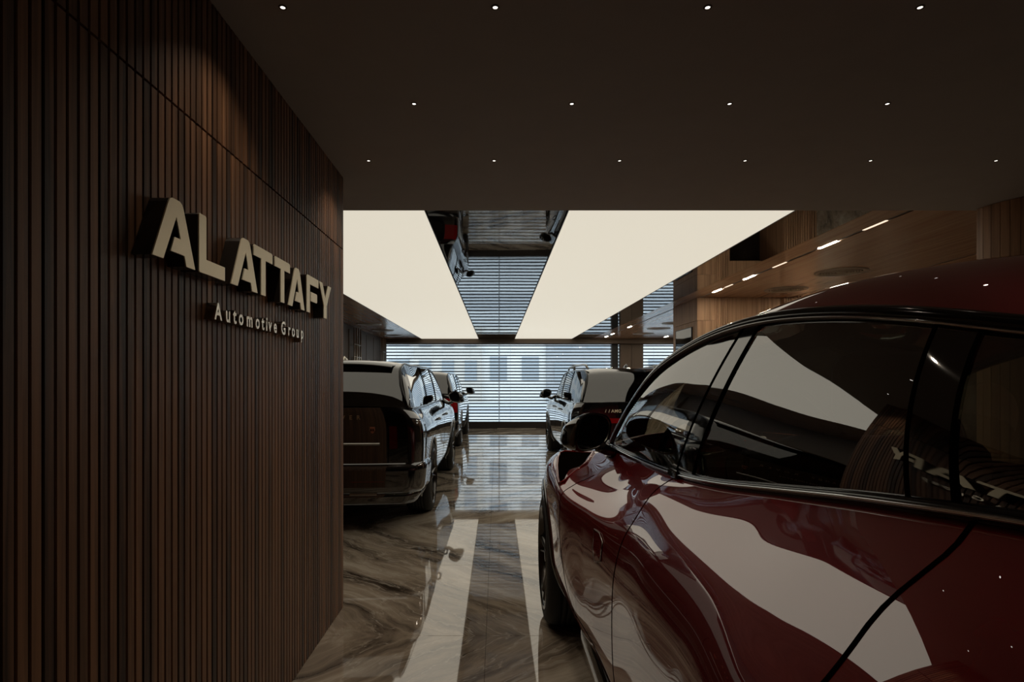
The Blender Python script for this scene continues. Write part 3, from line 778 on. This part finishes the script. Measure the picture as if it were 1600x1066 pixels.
        vs, fs = tube(pts, .015, 8, closed=True); st = from_pd('steering_wheel', vs, fs, M['leather'], root)
        for a in (0.2, PI-.2, -PI/2):
            vs, fs = tube([(-sx0, spec['dash_y']-.20, zb-.02), (-sx0+.175*math.cos(a), spec['dash_y']-.22+.06*math.sin(a), zb-.02+.165*math.sin(a))], .013, 6); from_pd('spoke', vs, fs, M['satin'], st)
    else:
        box('cabin_floor', -.7, .7, b.yr+.45, b.tip_f-.2, .5, .9, M['leather'], root)
    return root

def rear_patch(b, z0, z1, w0, w1, off, nz=6, nw=24, both=True):
    """panel following the rear outline: w in 0..1 runs 1 m of the side, 1..2 across the tail to the centre"""
    V = []
    def pl(w_, z):
        if w_ < 1:
            y = b.yr+(1-w_)*1.0; return np.array([-b.pt(y, b.vz(y, z))[0], y])
        t = min(w_-1, 1); h = b.pt(b.yr, b.vz(b.yr, z))[0]; return np.array([-h*(1-t), b.yr-b.br*(1-(1-t)**2.2)])
    ws = np.linspace(w0, w1, nw+1)
    for w_ in ws:
        for j in range(nz+1):
            z = z0+(z1-z0)*j/nz; p = pl(w_, z); a = pl(max(0, w_-.02), z); c = pl(min(2, w_+.02), z); t = c-a; n = np.array([t[1], -t[0]]); n /= np.linalg.norm(n)+1e-9
            if n[1] > 0 and w_ > 1: n = -n
            if n[0] > 0 and w_ <= 1: n = -n
            e = off*(0.15 if j in (0, nz) and abs(off) > .01 else 1)
            V.append((p[0]+n[0]*e, p[1]+n[1]*e, z))
    F = grid_faces(nw+1, nz+1)
    return mirror_pd(V, F) if both else (V, F)


# ---- the red car -------------------------------------------------
CX, CY = 1.27, 2.0
def wst(y, pts): return (y-CY, [(CX-x, z) for x, z in pts])
red_st = [
 wst(-.62, [(.62,.30),(.56,.36),(.52,.48),(.50,.68),(.50,.85),(.53,.95),(.58,1.02),(.66,1.08),(.74,1.12)]),
 wst(-.48, [(.52,.26),(.46,.34),(.42,.47),(.39,.69),(.39,.87),(.42,.98),(.48,1.06),(.57,1.15),(.66,1.22)]),
 wst(-.20, [(.47,.25),(.40,.34),(.34,.47),(.30,.70),(.30,.88),(.34,.99),(.41,1.08),(.52,1.18),(.62,1.28)]),
 wst(.15, [(.46,.25),(.39,.34),(.32,.47),(.28,.70),(.28,.88),(.32,1.0),(.385,1.08),(.49,1.18),(.61,1.31)]),
 wst(.50, [(.46,.24),(.39,.33),(.32,.46),(.285,.70),(.29,.87),(.325,.98),(.39,1.072),(.49,1.20),(.605,1.30)]),
 wst(.90, [(.46,.24),(.40,.33),(.34,.46),(.315,.68),(.32,.85),(.355,.96),(.425,1.054),(.52,1.178),(.60,1.262)]),
 wst(1.2, [(.46,.24),(.41,.33),(.37,.46),(.35,.68),(.36,.85),(.39,.95),(.455,1.05),(.53,1.138),(.60,1.222)]),
 wst(1.55, [(.46,.24),(.42,.33),(.382,.46),(.37,.68),(.378,.83),(.405,.93),(.46,1.025),(.525,1.105),(.60,1.175)]),
 wst(1.9, [(.46,.24),(.42,.33),(.388,.46),(.380,.685),(.388,.82),(.414,.921),(.458,1.0),(.522,1.09),(.60,1.143)]),
 wst(2.35, [(.45,.24),(.41,.33),(.37,.46),(.357,.67),(.355,.82),(.37,.915),(.43,.965),(.51,1.03),(.60,1.125)]),
 wst(2.75, [(.43,.24),(.37,.33),(.33,.46),(.305,.65),(.30,.81),(.312,.915),(.37,.958),(.46,1.01),(.60,1.118)]),
 wst(3.05, [(.42,.24),(.36,.33),(.31,.46),(.292,.66),(.288,.83),(.305,.945),(.37,1.0),(.48,1.03),(.605,1.115)]),
 wst(3.55, [(.42,.24),(.36,.33),(.31,.46),(.292,.68),(.292,.84),(.315,.955),(.385,1.02),(.52,1.035),(.68,1.07)]),
 wst(4.0, [(.46,.24),(.40,.33),(.36,.45),(.34,.60),(.345,.74),(.375,.86),(.45,.93),(.58,.965),(.75,.99)]),
 wst(4.30, [(.56,.24),(.50,.32),(.46,.42),(.44,.55),(.45,.67),(.48,.76),(.55,.83),(.66,.87),(.80,.89)]),
 wst(4.46, [(.70,.26),(.65,.32),(.61,.42),(.59,.53),(.60,.63),(.63,.70),(.69,.75),(.78,.78),(.88,.79)]),
]
rail_w = [(3.05,.605,1.117),(2.86,.61,1.225),(2.67,.62,1.33),(2.36,.645,1.478),(2.06,.665,1.556),(1.84,.68,1.592),(1.5,.695,1.610),(1.2,.71,1.592),(.95,.72,1.556),(.80,.74,1.525),(.4,.76,1.46),(.1,.765,1.39),(-.15,.75,1.315),(-.30,.70,1.272)]
rb = Body(red_st, [(y-CY, CX-x, z) for y, x, z in rail_w], [(-2.3, .05), (-1.9, .07), (-1.0, .125), (-.5, .13), (0, .11), (.5, .07), (1.05, .045)], (.34, .16), .16, .10, .05, p=3)
Y = lambda y: y-CY
red_spec = dict(axf=Y(3.52), axr=Y(.45), R=.385, Ra=.44, tw=.27, lip=.035, nu=260, nv=84, inset=-.008,
    side=[('side_window', Y(1.915), Y(3.0), Y(1.584), Y(3.0), 'glass', 0), ('door_pillar', Y(1.765), Y(1.92), Y(1.498), Y(1.59), 'gloss', .003),
          ('side_window', Y(.83), Y(1.77), Y(.93), Y(1.50), 'glass', 0), ('door_pillar', Y(.75), Y(.835), Y(.86), Y(.935), 'gloss', .003),
          ('quarter_window', Y(.22), Y(.75), Y(.42), Y(.86), 'glass', 0), ('rear_pillar', Y(-.30), Y(.23), Y(-.30), Y(.43), 'paint', 0)],
    y_wt=Y(2.05), y_rt=Y(.30), rail_r=.018, belt_r=.012, chrome=True,
    shut=[([(Y(1.9), 8.9), (Y(1.9), 8), (Y(1.9), 7), (Y(1.9), 5.5), (Y(1.9), 4), (Y(1.9), 3), (Y(1.93), 2.4)], .006),
          ([(Y(2.72), 8.0), (Y(2.75), 7.2), (Y(2.75), 6.4), (Y(2.75), 5.5), (Y(2.74), 4), (Y(2.70), 3), (Y(2.62), 2.4)], .005),
          ([(Y(.72), 8.97), (Y(.706), 8.55), (Y(.710), 8.2), (Y(.724), 7.7), (Y(.725), 7.35), (Y(.73), 7.0), (Y(.76), 6.2), (Y(.88), 5.2), (Y(.97), 4.2), (Y(1.03), 3.2), (Y(1.05), 2.4)], .010),
          ([(Y(2.7), 2.5), (Y(2.2), 2.45), (Y(1.6), 2.45), (Y(1.1), 2.5)], .005)],
    mirror=(-.812, Y(2.72), 1.215), mirror_foot=(-.70, Y(2.88), 1.10),
    handles=[(Y(2.14), 5.15, 'flush')], interior=True, seats=[Y(1.75), Y(.85)], dash_y=Y(2.75), seat_x=.36, glass_bulge=.022)
red = make_car('car', 'glossy red sporty four-door car with black mirror, filling the right foreground', 'car', (CX, CY, 0), rb, M['red_paint'], M['glass_red'], red_spec)
# dark air opening bridging the front fender
V = []; top_e = [(3.42, 7.0), (3.30, 6.75), (3.15, 6.5), (3.0, 6.3), (2.88, 6.2)]; bot_e = [(3.42, 7.3), (3.32, 8.0), (3.18, 8.35), (3.0, 7.9), (2.86, 6.5)]
for (a, va), (c, vc) in zip(top_e, bot_e):
    for k in range(9):
        t = k/8; V.append(rb.P(Y(a+(c-a)*t), va+(vc-va)*t, .0025))
vent_o = both('fender_vent', V, grid_faces(5, 9), M['backing'], red)
for s in (1, -1):
    ring = [rb.P(Y(a), v, .004) for a, v in top_e]+[rb.P(Y(a), v, .004) for a, v in bot_e[::-1]]
    vs, fs = tube([(p.x*s, p.y, p.z) for p in ring], .008, 8, closed=True); from_pd('vent_lip', vs, fs, M['red_paint'], vent_o)
# gloss black side skirt
V = []
for i in range(41):
    y = 2.86-(2.86-.98)*i/40
    e = min(1, i/3)
    for x, z in ((.47, .16), (.405, .19), (.392, .25), (.398, .30-.06*(1-e)), (.415, .335-.1*(1-e)), (.44, .34-.1*(1-e))):
        V.append((x-CX+.02*(1-e), Y(y), z))
both('side_skirt', V, grid_faces(41, 6), M['black_gloss'], red)
# small clip where the belt trim meets the doors
for s in (1, -1):
    p = rb.belt(Y(1.90)); bm = bmesh.new(); add_box(bm, -.010, .008, -.045, .045, -.012, .014, .004)
    o = from_bm('trim_clip', bm, M['black_gloss'], red); o.location = ((p.x-.014)*s, p.y, p.z+.004)
# rear lamps and plate recess (seen only from behind)
both('tail_lamp', *rear_patch(rb, .90, .98, .85, 1.75, .006, both=False), M['tail_dark'], red)
vs, fs = rear_patch(rb, .32, .55, .9, 2.0, .02); from_pd('rear_diffuser', vs, fs, M['black_gloss'], red)

# ---- the dark cars -------------------------------------------------
def suv_stations(k=1.0, belt=1.17, hw=.985):
    w_ = hw/.985
    def f(y, s, dz, hood=None):
        c = [(.90,.26),(.945,.34),(.97,.50),(.982,.70),(.985,.88),(.975,.99),(.945,1.07),(.90,1.13),(.86,belt)]
        out = []
        for i, (h, z) in enumerate(c):
            z2 = z if hood is None else .26+(z-.26)*(hood-.26)/(belt-.26)
            out.append((h*s*w_, z2+dz))
        return (y, out)
    return [f(-2.42, .90, .03), f(-2.36, .955, .02), f(-2.15, .985, .01), f(-1.5, 1.0, 0), f(-.6, .985, 0), f(.6, .985, 0), f(1.15, .99, 0, belt-.02), f(1.5, 1.0, 0, belt-.04), f(2.0, .97, 0, belt-.08), f(2.25, .90, 0, belt-.13), f(2.36, .80, 0, belt-.20)]
def suv(name, label, loc, round_=0.0, belt=1.17, group=None, rails=False, zroof=1.635, res=(130, 44)):
    st = suv_stations(belt=belt)
    tipz = lambda y: None
    b0 = Body(st, [(1.2, .8, 1.1), (0, .7, 1.6), (-2.36, .8, 1.2)], [(-1, .1)], (.3, .1), .18, .07, .06)
    hf, zf = b0.pt(1.15, 9); hr, zr = b0.pt(-2.36, 9)
    rail = [(1.15, hf, zf), (.80, hf-.05, zf+.24), (.45, .76, zroof-.07), (.15, .74, zroof-.015), (-.6, .735, zroof), (-1.5, .725, zroof-.005), (-2.0, .705, zroof-.02-round_), (-2.17, .715, zroof-.09-round_), (-2.29, .755, 1.36), (-2.36, hr, zr)]
    b = Body(st, rail, [(-2.36, .01), (-2.1, .03), (-1.6, .045), (0, .05), (.5, .05), (1.15, .03)], (.30, .07), .18, .07, .06, p=4.5)
    spec = dict(axf=1.5, axr=-1.5, R=.39, Ra=.435, tw=.28, lip=.02, nu=res[0], nv=res[1], lipmat=M['black_paint'], inset=.0,
        side=[('side_window', .10, 1.12, .05, 1.12, 'glass', 0), ('door_pillar', .02, .105, -.02, .055, 'gloss', .003), ('side_window', -.98, .03, -.90, -.01, 'glass', 0),
              ('door_pillar', -1.06, -.97, -.98, -.89, 'gloss', .003), ('quarter_window', -2.12, -1.05, -1.92, -.97, 'glass', 0), ('rear_pillar', -2.36, -2.11, -2.36, -1.91, 'gloss', .002)],
        y_wt=.42, y_rt=-2.02, rail_r=.014, belt_r=.011,
        shut=[([(.06, 8.9), (.06, 7), (.06, 5), (.05, 3), (.0, 2.3)], .006), ([(1.05, 8.9), (1.07, 7), (1.08, 5), (1.06, 3.3)], .006), ([(-.98, 8.9), (-.99, 7), (-1.0, 6), (-1.02, 5.2)], .006)],
        mirror=(-1.05, .82, 1.22), mirror_foot=(-.87, .95, 1.16), handles=[(.25, 6.0, 'bar'), (-.80, 6.0, 'bar')], interior=False, group=group, roofmat=M['black_paint'])
    r = make_car(name, label, 'car', loc, b, M['black_paint'], M['glass_dark'], spec)
    if rails:
        for s in (1, -1):
            pts = [(.70*s, .15, zroof+.035), (.70*s, .05, zroof+.075), (.70*s, -.7, zroof+.09), (.69*s, -1.6, zroof+.085), (.68*s, -1.82, zroof+.07), (.67*s, -1.95, zroof+.02)]
            vs, fs = tube(pts, .017, 10); from_pd('roof_bar', vs, fs, M['satin'], r)
            for yy in (-.65,):
                vs, fs = tube([(.70*s, yy, zroof+.02), (.70*s, yy, zroof+.085)], .02, 8); from_pd('bar_foot', vs, fs, M['satin'], r)
    return r, b
def rear_text(root, b, s, x, z, size, mat, name='badge_letter', spacing=1.0, bold=False):
    if len(s) > 1:
        adv = size*.66*spacing; x0 = x-adv*(len(s)-1)/2
        for k, ch in enumerate(s):
            if ch != ' ': o = rear_text(root, b, ch, x0+adv*k, z, size, mat, name)
        return o
    me = text_mesh(s, size, .006, spacing)
    xs_ = [v.co.x for v in me.vertices]; cxm = (min(xs_)+max(xs_))/2
    me.transform(Matrix(((1, 0, 0, -cxm), (0, 0, -1, 0), (0, 1, 0, 0), (0, 0, 0, 1))))
    h = b.pt(b.yr, b.vz(b.yr, z))[0]; t = 1-min(1, abs(x)/h)
    o = link(name, me, mat, root); o.location = (x, b.yr-b.br*(1-(1-t)**2.2)-.010, z-size*.35)
    sl = b.br*2.2*(1-t)**1.2/h; o.rotation_euler = (0, 0, math.atan(sl)*(1 if x > 0 else -1)); return o

# car A : nearest on the left
A, ab = suv('car', 'glossy black luxury suv nearest on the left, its tail showing past the slatted wall', (-1.70, 8.04, 0), group='black cars on the left', res=(170, 56))
bumper = from_pd('rear_bumper', *rear_patch(ab, .36, .66, .55, 2.0, .035, nz=8), M['black_paint'], A)
both('bumper_reflector', *rear_patch(ab, .47, .505, 1.30, 1.66, .037, nz=2, both=False), M['tail_red'], bumper)
from_pd('lower_valance', *rear_patch(ab, .26, .37, .80, 2.0, .02), M['black_gloss'], bumper)
both('exhaust_trim', *rear_patch(ab, .345, .385, 1.36, 1.66, .036, nz=2, both=False), M['satin'], bumper)
both('tail_lamp', *rear_patch(ab, .80, 1.02, 1.17, 1.255, .006, both=False), M['tail_dark'], A)
from_pd('tailgate_band', *rear_patch(ab, 1.065, 1.15, 1.05, 2.0, .010), M['black_gloss'], A)
from_pd('tailgate_bar', *rear_patch(ab, .835, .86, 1.36, 2.0, .016, nz=3), M['satin'], A)
both('tailgate_edge', *rear_patch(ab, .66, 1.15, 1.262, 1.270, .003, nz=8, nw=2, both=False), M['backing'], A)
rear_text(A, ab, 'RANGE ROVER', 0, 1.108, .056, M['steel'], spacing=2.0)
rear_text(A, ab, 'AUTOBIOGRAPHY', 0, .985, .036, M['steel'], spacing=1.35)
# shield badge
sh = [(-.024, .03), (.024, .03), (.024, -.008), (.012, -.026), (0, -.034), (-.012, -.026), (-.024, -.008)]
def plate(pts, d, mat, name, par, x, z, b):
    bm = bmesh.new(); vb = [bm.verts.new((p[0], 0, p[1])) for p in pts]; f = bm.faces.new(vb)
    r = bmesh.ops.extrude_face_region(bm, geom=[f]); bmesh.ops.translate(bm, vec=(0, -d, 0), verts=[g for g in r['geom'] if isinstance(g, bmesh.types.BMVert)])
    bmesh.ops.recalc_face_normals(bm, faces=bm.faces)
    o = from_bm(name, bm, mat, par); h = b.pt(b.yr, b.vz(b.yr, z))[0]; t = 1-min(1, abs(x)/h); o.location = (x, b.yr-b.br*(1-(1-t)**2.2)-.004, z); return o
M['badge_red'] = pmat('badge_copper', (.55, .22, .14), .35, .5)
bo = plate(sh, .006, M['badge_red'], 'shield_badge', A, .50, .985, ab)
for cc, xx in (('B', .489), ('E', .511)): t_ = rear_text(A, ab, cc, xx, .985, .030, M['backing']); t_.location.y -= .006
# spoiler, washer strip, fin antenna
V = []
for i in range(33):
    x = -.64+1.28*i/32; e = 1-abs(x/.64)**3
    for y, z in ((-1.98, 1.645), (-2.10, 1.635), (-2.20, 1.605), (-2.205, 1.595), (-2.05, 1.58)): V.append((x, y-.05*e, z+.035*e))
from_pd('roof_spoiler', V, grid_faces(33, 5), M['black_paint'], A)
def fin(par, y, z, mat):
    V = []
    for k, (dy, w_, h) in enumerate(((.16, .004, .0), (.08, .022, .028), (0, .03, .052), (-.06, .028, .066), (-.09, .018, .05), (-.10, .010, .0))):
        V += [(-w_, y+dy, z-.01), (-w_*.55, y+dy, z+h*.7), (0, y+dy, z+h), (w_*.55, y+dy, z+h*.7), (w_, y+dy, z-.01)]
    from_pd('roof_antenna', V, grid_faces(6, 5), mat, par)
fin(A, -1.55, 1.675, M['steel'])
# car B : behind A
B, bb = suv('car', 'smaller-looking black suv parked further back on the left, ahead of the nearest one', (-1.78, 14.6, 0), group='black cars on the left')
from_pd('rear_bumper', *rear_patch(bb, .36, .62, .55, 2.0, .03), M['black_paint'], B)
both('tail_lamp', *rear_patch(bb, .80, 1.10, .94, 1.22, .008, both=False), M['tail_red'], B)
# car C : right
Cc, cb = suv('car', 'glossy black suv with roof bars parked beyond the red car on the right', (2.06, 10.72, 0), round_=.02, group='black car on the right', rails=True, belt=1.12, res=(170, 56))
from_pd('rear_bumper', *rear_patch(cb, .36, .62, .55, 2.0, .03), M['black_paint'], Cc)
both('tail_lamp', *rear_patch(cb, .80, .93, .96, 1.45, .008, both=False), M['tail_red'], Cc)
from_pd('lamp_band', *rear_patch(cb, .86, .93, 1.45, 2.0, .008), M['tail_red'], Cc)
rear_text(Cc, cb, '//AMG', -.40, 1.035, .062, M['cream'], spacing=1.2)
fin(Cc, -1.5, 1.675, M['black_gloss'])
